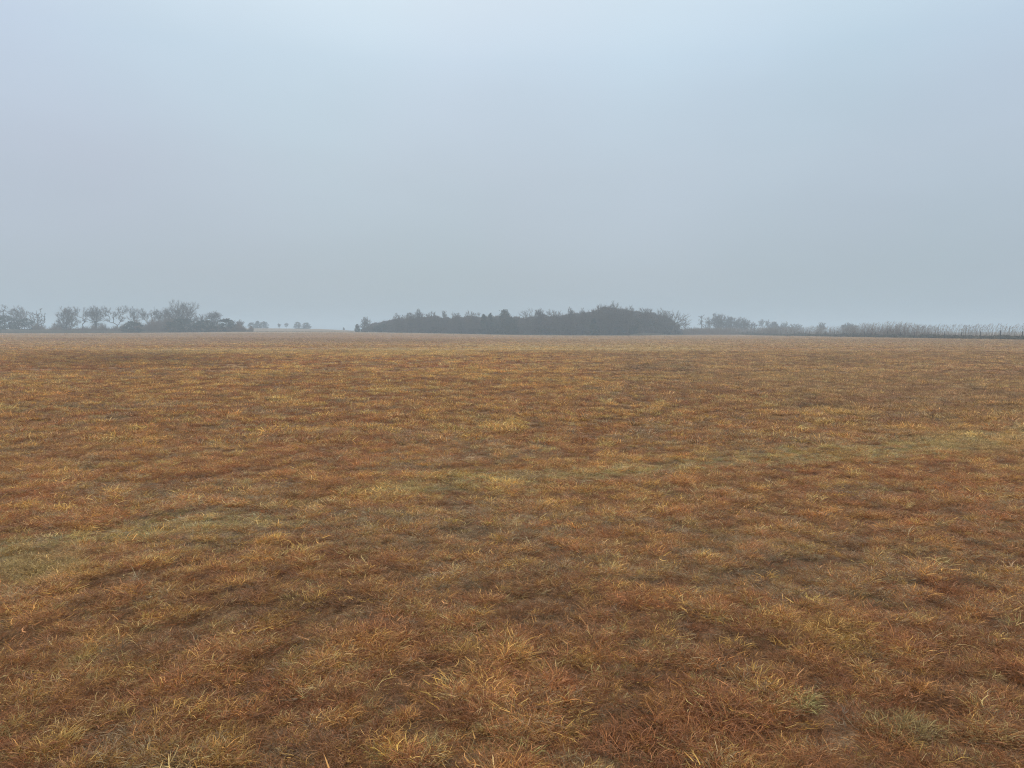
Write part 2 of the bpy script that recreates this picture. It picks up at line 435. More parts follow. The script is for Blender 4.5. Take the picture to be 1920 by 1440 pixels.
def scatter():
    g = np.random.default_rng(7)
    P, K, S, T = [], [], [], []
    def pick_tint(x, y, kind_gold, n):
        green, gold, red, grey, straw, dark, big = zones(x, y)
        u = g.uniform(0, 1, n)[:, None]
        jit = g.normal(1, 0.13, (n, 1)) * (1 + g.normal(0, 0.035, (n, 3)))
        base = BROWN * (1 - u) + RED * u
        base = base * (1 - 0.5 * red[:, None]) + RED * 0.5 * red[:, None]
        base = np.where((g.uniform(0, 1, n) < 0.08 + 0.40 * grey)[:, None], GREYB, base)
        goldc = np.where(u < 0.5, GOLD, np.where(u < 0.72, ORANGE, STRAW * 0.9))
        col = np.where(kind_gold[:, None], goldc, base)
        col = col * (1 - 0.55 * straw[:, None]) + STRAW * 0.55 * straw[:, None]
        gsel = (g.uniform(0, 1, n) < green * 0.85)[:, None]
        gcol = np.where(u < 0.24, GREEN, np.where(u < 0.4, SAGE * .9, STRAW * 0.85))
        col = np.where(gsel, gcol, col)
        col = col * (1 - 0.35 * dark[:, None])
        dull = (0.55 * sstep(8, 24, np.hypot(x, y)) * sstep(-2, 9, x + 0.0 * y) * (0.6 + 0.5 * big))[:, None]
        col = col * (1 - dull) + GREYB * np.array([1.0, 0.97, 0.95]) * dull
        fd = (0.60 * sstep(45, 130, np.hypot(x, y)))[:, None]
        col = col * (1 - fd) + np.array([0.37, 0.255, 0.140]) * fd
        near = 0.84 + 0.16 * sstep(3.5, 8, np.hypot(x, y))
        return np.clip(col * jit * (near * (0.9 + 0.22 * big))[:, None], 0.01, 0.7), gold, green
    def shell(d0, d1, dens, kinds, smin, smax, cover=0.45):
        # points over the wedge the picture (and a step to its side) can see
        area = 0.80 * (d1 * d1 - d0 * d0) + 6 * (d1 - d0)
        n = int(area * dens)
        y = np.sqrt(g.uniform(d0 * d0, d1 * d1, n)); x = g.uniform(-1, 1, n) * (0.80 * y + 3)
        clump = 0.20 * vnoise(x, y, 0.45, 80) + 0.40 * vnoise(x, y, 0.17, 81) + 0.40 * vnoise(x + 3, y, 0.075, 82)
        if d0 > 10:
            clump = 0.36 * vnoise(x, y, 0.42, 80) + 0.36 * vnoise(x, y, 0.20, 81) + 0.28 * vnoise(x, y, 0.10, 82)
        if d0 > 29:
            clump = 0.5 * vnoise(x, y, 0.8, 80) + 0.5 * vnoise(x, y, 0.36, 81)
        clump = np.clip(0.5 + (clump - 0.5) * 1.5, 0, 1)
        keep = g.uniform(0, 1, n) < np.clip(cover + 2.0 * (clump - 0.30), 0.42, 1)
        x, y, clump = x[keep], y[keep], clump[keep]; n = len(x)
        zgreen, zgold = zones(x, y)[:2]
        isg = g.uniform(0, 1, n) < (0.16 + 0.42 * zgold) * np.clip(0.25 + 3.0 * (clump - .28), 0.15, 1.5)
        tint, gold, green = pick_tint(x, y, isg, n)
        tint = tint * (0.48 + 1.08 * np.clip(clump, 0.08, 0.95))[:, None]  # thin spots darker: dull litter, plus crevice shade put into the tint
        k = kinds(n, isg, green, clump)
        sc_ = g.uniform(smin, smax, n) * (0.50 + 1.05 * np.clip(clump, 0.15, 0.9))
        sc_ *= np.where(isg, 1.12, 1.0) * (1 - 0.12 * green)
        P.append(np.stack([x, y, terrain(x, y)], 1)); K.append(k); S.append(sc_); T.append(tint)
    def k_near(n, isg, green, cl):
        k = g.integers(0, 4, n)
        k = np.where(isg, g.integers(4, 7, n), k)
        k = np.where((green > 0.5) & (g.uniform(0, 1, n) < 0.6), 11, k)
        k = np.where(g.uniform(0, 1, n) < 0.24, g.integers(7, 9, n), k)
        return k
    k_mid = lambda n, isg, green, cl: g.integers(12, 15, n)
    k_far = lambda n, isg, green, cl: g.integers(15, 18, n)
    shell(0.6, 6.0, 1300, k_near, 0.27, 0.64)
    shell(6.0, 13, 560, k_near, 0.36, 0.78)
    shell(13, 22, 60, k_near, 0.55, 1.0)
    shell(11, 30, 95, k_mid, 0.45, 0.95, 0.3)
    shell(30, 62, 28, k_mid, 0.6, 1.2, 0.3)
    shell(40, 85, 7, k_far, 0.35, 0.75, 0.2)
    shell(75, 150, 3.2, k_far, 0.5, 0.95, 0.2)
    shell(150, 255, 0.8, k_far, 0.5, 0.9, 0.2)
    k_lit = lambda n, isg, green, cl: g.integers(7, 9, n)
    shell(0.6, 9.0, 210, k_lit, 0.6, 1.1, 0.9)
    # small bright tufts sprinkled through the mat
    n = 2600
    y = np.sqrt(g.uniform(0.8, 17 ** 2, n)); x = g.uniform(-1, 1, n) * (0.8 * y + 2)
    k3 = g.uniform(0, 1, (n, 1))
    P.append(np.stack([x, y, terrain(x, y)], 1)); K.append(g.integers(4, 7, n)); S.append(g.uniform(0.45, 0.95, n))
    T.append(np.where(k3 < .5, GOLD, np.where(k3 < .8, ORANGE, STRAW)) * g.normal(1.0, 0.12, (n, 1)))
    # stray long bleached stalks
    n = 300
    y = np.sqrt(g.uniform(0.8, 14 ** 2, n)); x = g.uniform(-1, 1, n) * (0.8 * y + 2)
    P.append(np.stack([x, y, terrain(x, y)], 1)); K.append(g.integers(9, 11, n)); S.append(g.uniform(0.35, 0.75, n))
    T.append(np.where(g.uniform(0, 1, (n, 1)) < 0.7, STRAW * 1.15, SAGE * 1.25) * g.normal(1, 0.1, (n, 1)))
    # clumps that stand out in the foreground: (px, py, radius m, count, colour, scale, kinds)
    feats = [(1570, 1195, 0.27, 60, GOLD, 1.45, (4, 7)), (1440, 1170, 0.14, 14, GOLD, 1.1, (4, 7)),
             (700, 1225, 0.17, 20, GOLD, 1.25, (4, 7)), (880, 1225, 0.16, 18, GOLD, 1.1, (4, 7)),
             (90, 1310, 0.09, 10, ORANGE, 1.1, (4, 7)), (220, 1270, 0.07, 7, GOLD, 1.1, (4, 7)),
             (90, 1400, 0.07, 8, GOLD, 1.15, (4, 7)), (370, 1405, 0.20, 22, GOLD * .8, 1.3, (4, 7)),
             (975, 893, 0.20, 20, GREYB * 1.3, 1.7, (0, 4)), (800, 1300, 0.10, 9, ORANGE, 1.1, (4, 7)),
             (1075, 1240, 0.06, 6, GOLD, 1.2, (4, 7)), (1700, 1370, 0.13, 20, STRAW * .7, 1.35, (4, 7)),
             (1500, 1318, 0.05, 6, GREEN * 1.2, 1.2, (4, 7)), (1720, 1290, 0.06, 8, ORANGE * 1.2, 1.1, (4, 7)),
             (1340, 1350, 0.22, 42, RED * 1.05, 1.5, (0, 4)), (1230, 1400, 0.24, 44, RED * 1.05, 1.45, (0, 4)),
             (1680, 1210, 0.17, 26, RED, 1.4, (0, 4)), (1800, 1110, 0.26, 34, RED * .95, 1.4, (0, 4)),
             (1880, 1240, 0.22, 26, RED * .95, 1.4, (0, 4)), (490, 1165, 0.07, 6, GOLD, 1.1, (4, 7)),
             (60, 1075, 0.35, 60, STRAW * .8, 1.35, (4, 7)), (620, 925, 0.6, 90, ORANGE * .8, 1.3, (4, 7)),
             (240, 830, 0.7, 50, GOLD * .8, 1.3, (4, 7)), (1560, 855, 0.45, 40, GOLD * .8, 1.4, (4, 7)),
             (440, 1240, 0.16, 18, ORANGE * .8, 1.1, (0, 4)), (1250, 1330, 0.10, 12, ORANGE, 1.2, (4, 7)),
             (1900, 1340, 0.10, 16, GREEN * .8, 1.0, (11, 12)), (230, 1390, 0.12, 14, GREYB, 1.1, (0, 4))]
    for px, py, r, n, c, s, kk in feats:
        cx, cyy = gp(px, py)
        a = g.uniform(0, 6.283, n); q = r * np.sqrt(g.uniform(0, 1, n)); x = cx + q * np.cos(a); y = cyy + q * np.sin(a)
        P.append(np.stack([x, y, terrain(x, y)], 1)); K.append(g.integers(kk[0], kk[1], n))
        S.append(g.uniform(0.5, 0.78, n) * s * (1.15 - 0.45 * q / r)); T.append(np.clip(c * g.normal(1, 0.1, (n, 1)), 0.01, 0.7))
    P = np.concatenate(P); K = np.concatenate(K); S = np.concatenate(S); T = np.concatenate(T)
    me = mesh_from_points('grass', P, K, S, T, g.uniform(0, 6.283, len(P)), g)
    o = obj('grass', me)
    tag(o, 'matted brown, russet and golden dry grass covering the whole field', 'grass', kind='stuff')
    return o, len(P)

def mesh_from_points(name, P, K, S, T, rz, g):
    me = bpy.data.meshes.new(name)
    n = len(P)
    me.vertices.add(n); me.vertices.foreach_set('co', P.astype(np.float32).ravel())
    a = me.attributes.new('kind_id', 'INT', 'POINT'); a.data.foreach_set('value', K.astype(np.int32))
    a = me.attributes.new('size', 'FLOAT', 'POINT'); a.data.foreach_set('value', S.astype(np.float32))
    rot = np.stack([g.normal(0, 0.12, n), g.normal(0, 0.12, n), rz], 1).astype(np.float32)
    a = me.attributes.new('turn', 'FLOAT_VECTOR', 'POINT'); a.data.foreach_set('vector', rot.ravel())
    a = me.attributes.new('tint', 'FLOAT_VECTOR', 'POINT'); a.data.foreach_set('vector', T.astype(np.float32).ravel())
    me.materials.append(M_BLADE)
    me.update()
    return me

def grass_nodes(o, protos):
    coll = bpy.data.collections.new('tuft_shapes')           # shapes only, not in the scene
    for i, me in enumerate(protos):
        p = bpy.data.objects.new('tuft_%02d' % i, me); coll.objects.link(p)
    ng = bpy.data.node_groups.new('grass_scatter', 'GeometryNodeTree')
    ng.interface.new_socket('Geometry', in_out='INPUT', socket_type='NodeSocketGeometry')
    ng.interface.new_socket('Geometry', in_out='OUTPUT', socket_type='NodeSocketGeometry')
    n = ng.nodes.new; L = ng.links.new
    gi = n('NodeGroupInput'); go = n('NodeGroupOutput')
    mp_ = n('GeometryNodeMeshToPoints'); L(gi.outputs[0], mp_.inputs['Mesh'])
    ci = n('GeometryNodeCollectionInfo'); ci.inputs['Collection'].default_value = coll
    ci.inputs['Separate Children'].default_value = True; ci.inputs['Reset Children'].default_value = True
    ip = n('GeometryNodeInstanceOnPoints')
    ip.inputs['Pick Instance'].default_value = True
    def attr(nm, ty):
        q = n('GeometryNodeInputNamedAttribute'); q.data_type = ty; q.inputs['Name'].default_value = nm; return q.outputs['Attribute']
    L(mp_.outputs[0], ip.inputs['Points']); L(ci.outputs[0], ip.inputs['Instance'])
    L(attr('kind_id', 'INT'), ip.inputs['Instance Index'])
    er = n('FunctionNodeEulerToRotation'); L(attr('turn', 'FLOAT_VECTOR'), er.inputs[0]); L(er.outputs[0], ip.inputs['Rotation'])
    L(attr('size', 'FLOAT'), ip.inputs['Scale'])
    L(ip.outputs[0], go.inputs[0])
    md = o.modifiers.new('scatter', 'NODES'); md.node_group = ng

# ------------------------------------------------------------------ tubes, bare trees
def tubes(p0, p1, r0, r1, rnd, sides):
    d = p1 - p0; ln = np.linalg.norm(d, axis=1, keepdims=True) + 1e-9; d = d / ln
    h = np.where(np.abs(d[:, 2:3]) < 0.9, np.array([[0, 0, 1.0]]), np.array([[1.0, 0, 0]]))
    u = np.cross(d, h); u /= np.linalg.norm(u, axis=1, keepdims=True) + 1e-9; v = np.cross(d, u)
    n = len(p0); ring0, ring1 = [], []
    for k in range(sides):
        a = 2 * math.pi * k / sides; o = u * math.cos(a) + v * math.sin(a)
        ring0.append(p0 + o * r0[:, None]); ring1.append(p1 + o * r1[:, None])
    V = np.stack(ring0 + ring1, 1); m = 2 * sides; base = np.arange(n)[:, None] * m
    Q = np.concatenate([np.concatenate([base + k, base + (k + 1) % sides, base + sides + (k + 1) % sides, base + sides + k], 1) for k in range(sides)])
    return V.reshape(-1, 3), Q, np.repeat(rnd, m)

STYLES = {   # lobes of the crown: centre x, centre z, half width, half height, share (in units of crown width and tree height)
    'round':   [(0, .57, .50, .43, .85), (0, .32, .34, .2, .15)],
    'fan':     [(0, .72, .50, .28, .7), (0, .45, .30, .24, .3)],
    'upright': [(0, .66, .42, .34, .7), (0, .40, .30, .25, .3)],
    'bush':    [(0, .42, .50, .42, .75), (0, .72, .30, .28, .25)],
    'vee':     [(-.33, .74, .19, .24, .28), (.30, .78, .21, .22, .32), (.02, .66, .16, .20, .16), (-.30, .45, .18, .12, .12), (.2, .45, .14, .14, .12)],
    'fork':    [(-.30, .80, .18, .20, .35), (.25, .74, .24, .25, .45), (.1, .45, .2, .12, .2)],
    'snag':    [(0, .62, .50, .36, 1.0)],
    'lean':    [(.16, .62, .34, .36, .45), (.32, .42, .20, .30, .35), (-.1, .6, .34, .34, .2)],
    'tuft':    [(-.22, .70, .26, .28, .5), (.24, .68, .25, .30, .5)],
}

def grow_tree(seed, H, W, style='round', n=280, twig=0.030, trunk_r=None, fork=0.22, bf=0.55, twigs=9, lean=0.0, tw_len=0.10):
    """tips spread through the crown lobes, each joined to the nearest limb: limbs thicken with what they carry"""
    g = np.random.default_rng(seed)
    lob = STYLES[style]; sh = np.array([l[4] for l in lob]); k = g.choice(len(lob), n, p=sh / sh.sum())
    dr = g.normal(0, 1, (n, 3)); dr /= np.linalg.norm(dr, axis=1, keepdims=True)
    rr = g.uniform(0, 1, n) ** (1 / 2.1) * (0.88 + 0.16 * np.sin(5 * np.arctan2(dr[:, 2], dr[:, 0]) + seed))
    L = np.array([l[:4] for l in lob])[k]
    pts = np.stack([(L[:, 0] + dr[:, 0] * rr * L[:, 2]) * W, dr[:, 1] * rr * L[:, 2] * W, (L[:, 1] + dr[:, 2] * rr * L[:, 3]) * H], 1)
    pts[:, 1] += g.normal(0, .06 * W, n); pts[:, 2] = np.maximum(pts[:, 2], 0.06 * H)
    th = fork * H; lx = lean * W
    nodes = [np.array([0, 0, -0.3])]; par = [-1]; pl = [0.0]
    for i in range(1, 5):
        t = i / 4; nodes.append(np.array([lx * t + g.normal(0, .012 * H), g.normal(0, .012 * H), th * t])); par.append(i - 1); pl.append(th * t)
    top = nodes[-1]
    order = np.argsort(np.linalg.norm(pts - top, axis=1))
    A = np.zeros((6 * n + 10, 3)); PL = np.zeros(6 * n + 10); m = 5
    A[:5] = nodes; PL[:5] = pl
    step = 0.085 * H
    for i in order:
        p = pts[i]; d = np.linalg.norm(A[:m] - p, axis=1)
        c = d + bf * PL[:m] + np.where(A[:m, 2] > p[2] + .12 * H, .5 * H, 0); c[:3] += H * .25
        j = int(np.argmin(c)); q = A[j].copy(); dd = d[j]; ns = max(1, min(5, int(math.ceil(dd / step))))
        bow = g.normal(0, .04 * dd, 3) + np.array([0, 0, .05 * dd]); last = j
        for s in range(1, ns + 1):
            if m >= len(A): break
            t = s / ns; A[m] = q + (p - q) * t + bow * math.sin(math.pi * t) + (g.normal(0, .012 * H, 3) if s < ns else 0)
            par.append(last); PL[m] = PL[last] + dd / ns; last = m; m += 1
    A = A[:m]; par = np.array(par); cnt = np.ones(m)
    has = np.zeros(m, bool); has[par[1:]] = True; cnt[has] = 0
    for i in range(m - 1, 0, -1): cnt[par[i]] += cnt[i]
    tr = trunk_r or H * 0.022
    R = np.clip(twig * .9 + (tr - twig) * (cnt / n) ** 0.62, twig * .8, tr)
    i = np.arange(1, m); P0 = A[par[i]]; P1 = A[i]; R0 = np.minimum(R[par[i]], R[i] * 1.35); R1 = R[i]
    R0[:4] = R[:4] * np.array([1.35, 1.1, 1, 1]); rn = g.uniform(0, 1, m - 1); lv = np.where(cnt[1:] > max(4, n * .03), 0, 2)
    # twigs
    src = np.repeat(np.where(cnt < n * .12)[0], twigs); src = src[src > 4]; q = A[src]
    od = q - np.array([lx, 0, th * .9]); od /= np.linalg.norm(od, axis=1, keepdims=True) + 1e-6
    td = od * .8 + g.normal(0, .6, q.shape) + np.array([0, 0, .35]); td /= np.linalg.norm(td, axis=1, keepdims=True) + 1e-6
    tl = (tw_len * H * g.uniform(.35, 1.1, len(src)))[:, None]
    q1 = q + td * tl; q1[:, 2] = np.maximum(q1[:, 2], .1)
    P0 = np.concatenate([P0, q]); P1 = np.concatenate([P1, q1]); k2 = len(src)
    R0 = np.concatenate([R0, np.full(k2, twig * .55)]); R1 = np.concatenate([R1, np.full(k2, twig * .3)])
    rn = np.concatenate([rn, g.uniform(0, 1, k2)]); lv = np.concatenate([lv, np.full(k2, 3)])
    s = H / np.percentile(P1[:, 2], 99.6)
    P0[:, 2] = np.where(P0[:, 2] > 0, P0[:, 2] * s, P0[:, 2]); P1[:, 2] *= s
    return P0, P1, R0, R1, rn, lv

TREE_MESH = {}
def tree_meshes(key, **kw):
    if key in TREE_MESH: return TREE_MESH[key]
    bark = kw.pop('bark', M_BARK); twm = kw.pop('twm', M_TWIG)
    P0, P1, R0, R1, rn, lv = grow_tree(**kw)
    a = lv <= 1
    v, q, r = tubes(P0[a], P1[a], R0[a], R1[a], rn[a], 5); m1 = mesh_from('trunk', v, [q], [bark], {'rnd': r}, smooth=True)
    v, q, r = tubes(P0[~a], P1[~a], R0[~a], R1[~a], rn[~a], 3); m2 = mesh_from('crown', v, [q], [twm], {'rnd': r})
    TREE_MESH[key] = (m1, m2)
    return m1, m2

def place_bare(px, top, D, wpx, label, seed, style='round', group='bare winter trees', base_z=None, name='bare_tree', cat='tree', **kw):
    p = at(px, HORY, D); x, y = float(p[0]), D
    z = tz(x, y) if base_z is None else base_z
    H = float(at(px, top, D)[2]) - z; W = wpx / F * D
    m1, m2 = tree_meshes(('t', seed, style, px), seed=seed, H=H, W=W, style=style, **kw)
    t = thing(name, label, cat, (x, y, z), group)
    obj('trunk', m1, t); obj('crown', m2, t)
    return t

# ------------------------------------------------------------------ evergreen crowns
def leaf_cloud(rng, C, N_, size, spread_dir=None):
    """small random quads (leaf sprays) centred on C (n,3), bent around normals N_"""
    n = len(C)
    nr = N_ + rng.normal(0, 0.55, (n, 3)); nr /= np.linalg.norm(nr, axis=1, keepdims=True) + 1e-9
    a = rng.normal(0, 1, (n, 3)); u = np.cross(nr, a); u /= np.linalg.norm(u, axis=1, keepdims=True) + 1e-9; v = np.cross(nr, u)
    s = (rng.uniform(0.6, 1.4, n) * size).reshape(n, 1); s2 = s * rng.uniform(0.35, 0.7, (n, 1))
    V = np.stack([C - u * s, C - v * s2 * .7, C + u * s, C + v * s2 + nr * s * .2], 1)
    Q = np.arange(n * 4).reshape(n, 4)
    return V.reshape(-1, 3), Q, np.repeat(rng.uniform(0, 1, n), 4)

def cedar_crown(seed, shape='cone', n=5200):
    """unit crown: z 0..1, radius up to 0.5"""
    rng = np.random.default_rng(seed)
    nb = 90
    hz = rng.uniform(0.03, 0.97, nb) ** 0.9; ba = rng.uniform(0, 6.283, nb)
    if shape == 'cone': prof = lambda z: 0.5 * np.clip((1.02 - z), 0, 1) ** 0.72 * np.clip(0.62 + z * 2.2, 0, 1)
    else: prof = lambda z: 0.5 * np.sqrt(np.clip(1 - (z * 1.02) ** 2.6, 0, 1)) * np.clip(0.9 + z * 1.6, 0, 1)
    br = prof(hz) * rng.uniform(0.55, 1.06, nb)
    cen = np.stack([br * np.cos(ba), br * np.sin(ba), hz], 1)
    k = rng.integers(0, nb, n)
    off = rng.normal(0, 1, (n, 3)) * np.array([0.055, 0.055, 0.038])
    C = cen[k] + off
    C[:, :2] *= rng.uniform(0.75, 1.02, (n, 1))
    # leader and a few shoots breaking the outline
    ns = n // 8; sh = rng.integers(0, nb, ns); tt = rng.uniform(0, 1, (ns, 1))
    C[:ns] = cen[sh] + tt * np.stack([np.cos(ba[sh]) * .07, np.sin(ba[sh]) * .07, np.full(ns, 0.07)], 1) + rng.normal(0, .008, (ns, 3))
    low = slice(ns, ns + n // 7); C[low, 2] = rng.uniform(0, .12, n // 7); C[low, :2] *= 0.9
    C[:, 2] = np.clip(C[:, 2], 0.0, 1.04)
    Nn = C - np.array([0, 0, 0.35]); Nn /= np.linalg.norm(Nn, axis=1, keepdims=True) + 1e-9
    return C, Nn, rng

CEDAR = {}
def cedar_mesh(seed, shape, H, W):
    C, Nn, rng = cedar_crown(seed, shape)
    C = C * np.array([W, W, H * 0.97]) + np.array([0, 0, H * 0.03])
    v, q, r = leaf_cloud(rng, C, Nn, 0.020 * (H + W) / 2 + 0.04)
    v[:, 2] = np.maximum(v[:, 2], 0.02)
    m1 = mesh_from('crown', v, [q], [M_CEDAR], {'rnd': r})
    zz = np.linspace(-0.2, H * .9, 5); P = np.stack([np.zeros(5), np.zeros(5), zz], 1)
    rr = np.linspace(H * .03, H * .004, 5)
    tv, tq, tr = tubes(P[:-1], P[1:], rr[:-1], rr[1:], np.full(4, .3), 6)
    m2 = mesh_from('trunk', tv, [tq], [M_BARK], {'rnd': tr}, smooth=True)
    return m1, m2

def place_cedar(px, top, D, wpx, label, seed, shape='cone', group='dark evergreens', base_z=None, name='cedar_tree'):
    p = at(px, HORY, D); x, y = float(p[0]), D
    z = tz(x, y) if base_z is None else base_z
    H = float(at(px, top, D)[2]) - z; W = wpx / F * D
    m1, m2 = cedar_mesh(seed, shape, H, W)
    t = thing(name, label, 'tree' if name != 'evergreen_shrub' else 'shrub', (x, y, z), group)
    obj('crown', m1, t); obj('trunk', m2, t)
    return t

# ================================================================== BUILD
build_ground()
grass, n_tufts = scatter()
grass_nodes(grass, make_protos())
print('tufts', n_tufts)

# ---- left hedgerow
DL = 292
place_bare(9, 570, DL + 3, 16, 'thin broken bare snag poking above the dark evergreen at the far left edge', 11, 'snag', n=40, fork=.75, trunk_r=0.2, twig=.035, bf=.1)
place_cedar(10, 592, DL - 2, 50, 'low broad dark evergreen at the far left edge, under the broken snag', 1, 'dome')
place_cedar(46, 597, DL - 4, 44, 'rounded dark evergreen mound right beside the leftmost evergreen', 2, 'dome')
place_bare(35, 573, DL + 6, 40, 'bushy bare tree rising behind the two leftmost dark evergreens', 13, 'fan', fork=.4)
place_bare(72, 578, DL, 36, 'stubby limbed bare tree standing alone, with a clear trunk, before the first gap', 14, 'round', n=90, fork=.3, trunk_r=0.32, twig=0.05, tw_len=.06)
place_bare(127, 575, DL - 6, 46, 'dense dome shaped twiggy tree bushy down to the ground, right of the first gap', 15, 'bush', n=420, fork=.08, twigs=9, twig=.035)
place_bare(155, 574, DL, 34, 'open bare tree forking into long slanting limbs beside the dense domed tree', 16, 'fork', n=90, fork=.16, trunk_r=0.26, twig=0.035, bf=.2)
place_bare(180, 573, DL + 2, 36, 'upright bare tree with a thick vine wrapped trunk and fan shaped top', 17, 'upright', fork=.45, trunk_r=0.6, n=300)
place_bare(217, 572, DL, 54, 'wide V shaped bare tree whose limbs lean out to both sides', 18, 'vee', n=150, fork=.12, trunk_r=0.28, twig=0.032, bf=.2)
place_bare(252, 574, DL + 5, 26, 'slender bare tree with a small round crown above the dark shrub', 19, 'fan', fork=.45, n=120, twig=.03)
place_bare(280, 576, DL + 3, 40, 'bare tree with pale forked trunks left of the biggest tree', 20, 'tuft', n=130, fork=.12, bark=M_PALE, twig=0.03, trunk_r=.3)
place_bare(298, 580, DL + 5, 16, 'narrow bare tree squeezed between the pale trunks and the dense twiggy crown', 21, 'upright', fork=.4, n=90, twig=0.03)
place_bare(313, 576, DL + 8, 34, 'dense twiggy crown pressed against the left side of the biggest tree', 22, 'bush', n=360, fork=.15, twigs=6)
place_bare(341, 563, DL - 4, 72, 'biggest bare tree of the left row, broad round crown of radiating branches', 23, 'round', n=650, fork=.18, trunk_r=0.5, bf=.7, twigs=6)
place_bare(377, 589, DL + 4, 36, 'low bare tree just right of the biggest tree, behind the evergreen bushes', 24, 'round', n=240)
place_bare(401, 583, DL - 2, 32, 'fan crowned bare tree with a pale slender trunk', 25, 'fan', fork=.3, bark=M_PALE, bf=.5)
place_bare(449, 599, DL + 2, 20, 'smallest bare tree at the right end of the left row', 26, 'fan', n=90, twig=0.03)
place_cedar(250, 603, DL - 8, 42, 'squat dark evergreen bush under the slender round crowned tree', 3, 'dome', name='evergreen_shrub', group='evergreen bushes in the left row')
place_cedar(340, 598, DL - 10, 60, 'dark evergreen bush hiding the foot of the biggest bare tree', 4, 'dome', name='evergreen_shrub', group='evergreen bushes in the left row')
place_cedar(384, 601, DL - 9, 46, 'dark evergreen bush between the biggest tree and the pale slender trunk', 5, 'dome', name='evergreen_shrub', group='evergreen bushes in the left row')
place_cedar(424, 598, DL - 3, 44, 'round topped evergreen right of the pale slender trunk', 6, 'dome', name='evergreen_shrub', group='evergreen bushes in the left row')

# ---- trees on the far rise
DR = 500
g_r = 'small evergreens on the far rise'
place_cedar(473, 605, DR - 10, 18, 'left evergreen of the joined trio on the far rise', 31, 'dome', g_r)
place_cedar(483, 602, DR - 5, 17, 'middle, tallest evergreen of the joined trio on the far rise', 32, 'cone', g_r)
place_cedar(494, 603, DR - 8, 20, 'right evergreen of the joined trio on the far rise', 33, 'dome', g_r)
place_cedar(558.5, 604, DR, 15, 'left one of a pair of round evergreens alone on the skyline', 34, 'dome', g_r)
place_cedar(574.5, 605, DR + 4, 18, 'right, wider one of a pair of round evergreens alone on the skyline', 35, 'dome', g_r)
place_cedar(644.5, 614, DR - 20, 5, 'tiny dark evergreen on the bare skyline left of the wood', 36, 'cone', g_r)
place_bare(524, 606, DR, 10, 'left of two small hazy bare trees on the far rise', 37, 'upright', 'small bare trees on the far rise', n=70, twig=0.035, fork=.12, tw_len=.12)
place_bare(537, 605, DR, 12, 'right of two small hazy bare trees on the far rise', 38, 'upright', 'small bare trees on the far rise', n=70, twig=0.035, fork=.12, tw_len=.12)

# ---- the central wood
WOOD = [(682, 618), (690, 611), (700, 604), (712, 599), (722, 598), (735, 597), (745, 595), (760, 595), (775, 594), (790, 592), (800, 590), (820, 590),
        (828, 594), (835, 593), (850, 591), (870, 590), (880, 588), (893, 590), (905, 591), (920, 590), (927, 591), (935, 588), (948, 586),
        (955, 588), (962, 591), (975, 591), (985, 591), (1000, 590), (1010, 588), (1030, 587), (1050, 587), (1065, 584), (1080, 585),
        (1100, 582), (1115, 578), (1130, 573), (1145, 571), (1160, 575), (1175, 578), (1190, 581), (1210, 582), (1230, 584), (1245, 587),
        (1255, 592), (1264, 601), (1272, 611), (1279, 620)]
def wood_front(px):
    return np.interp(px, [680, 760, 1000, 1180, 1200, 1230, 1290], [310, 290, 266, 262, 266, 285, 292])

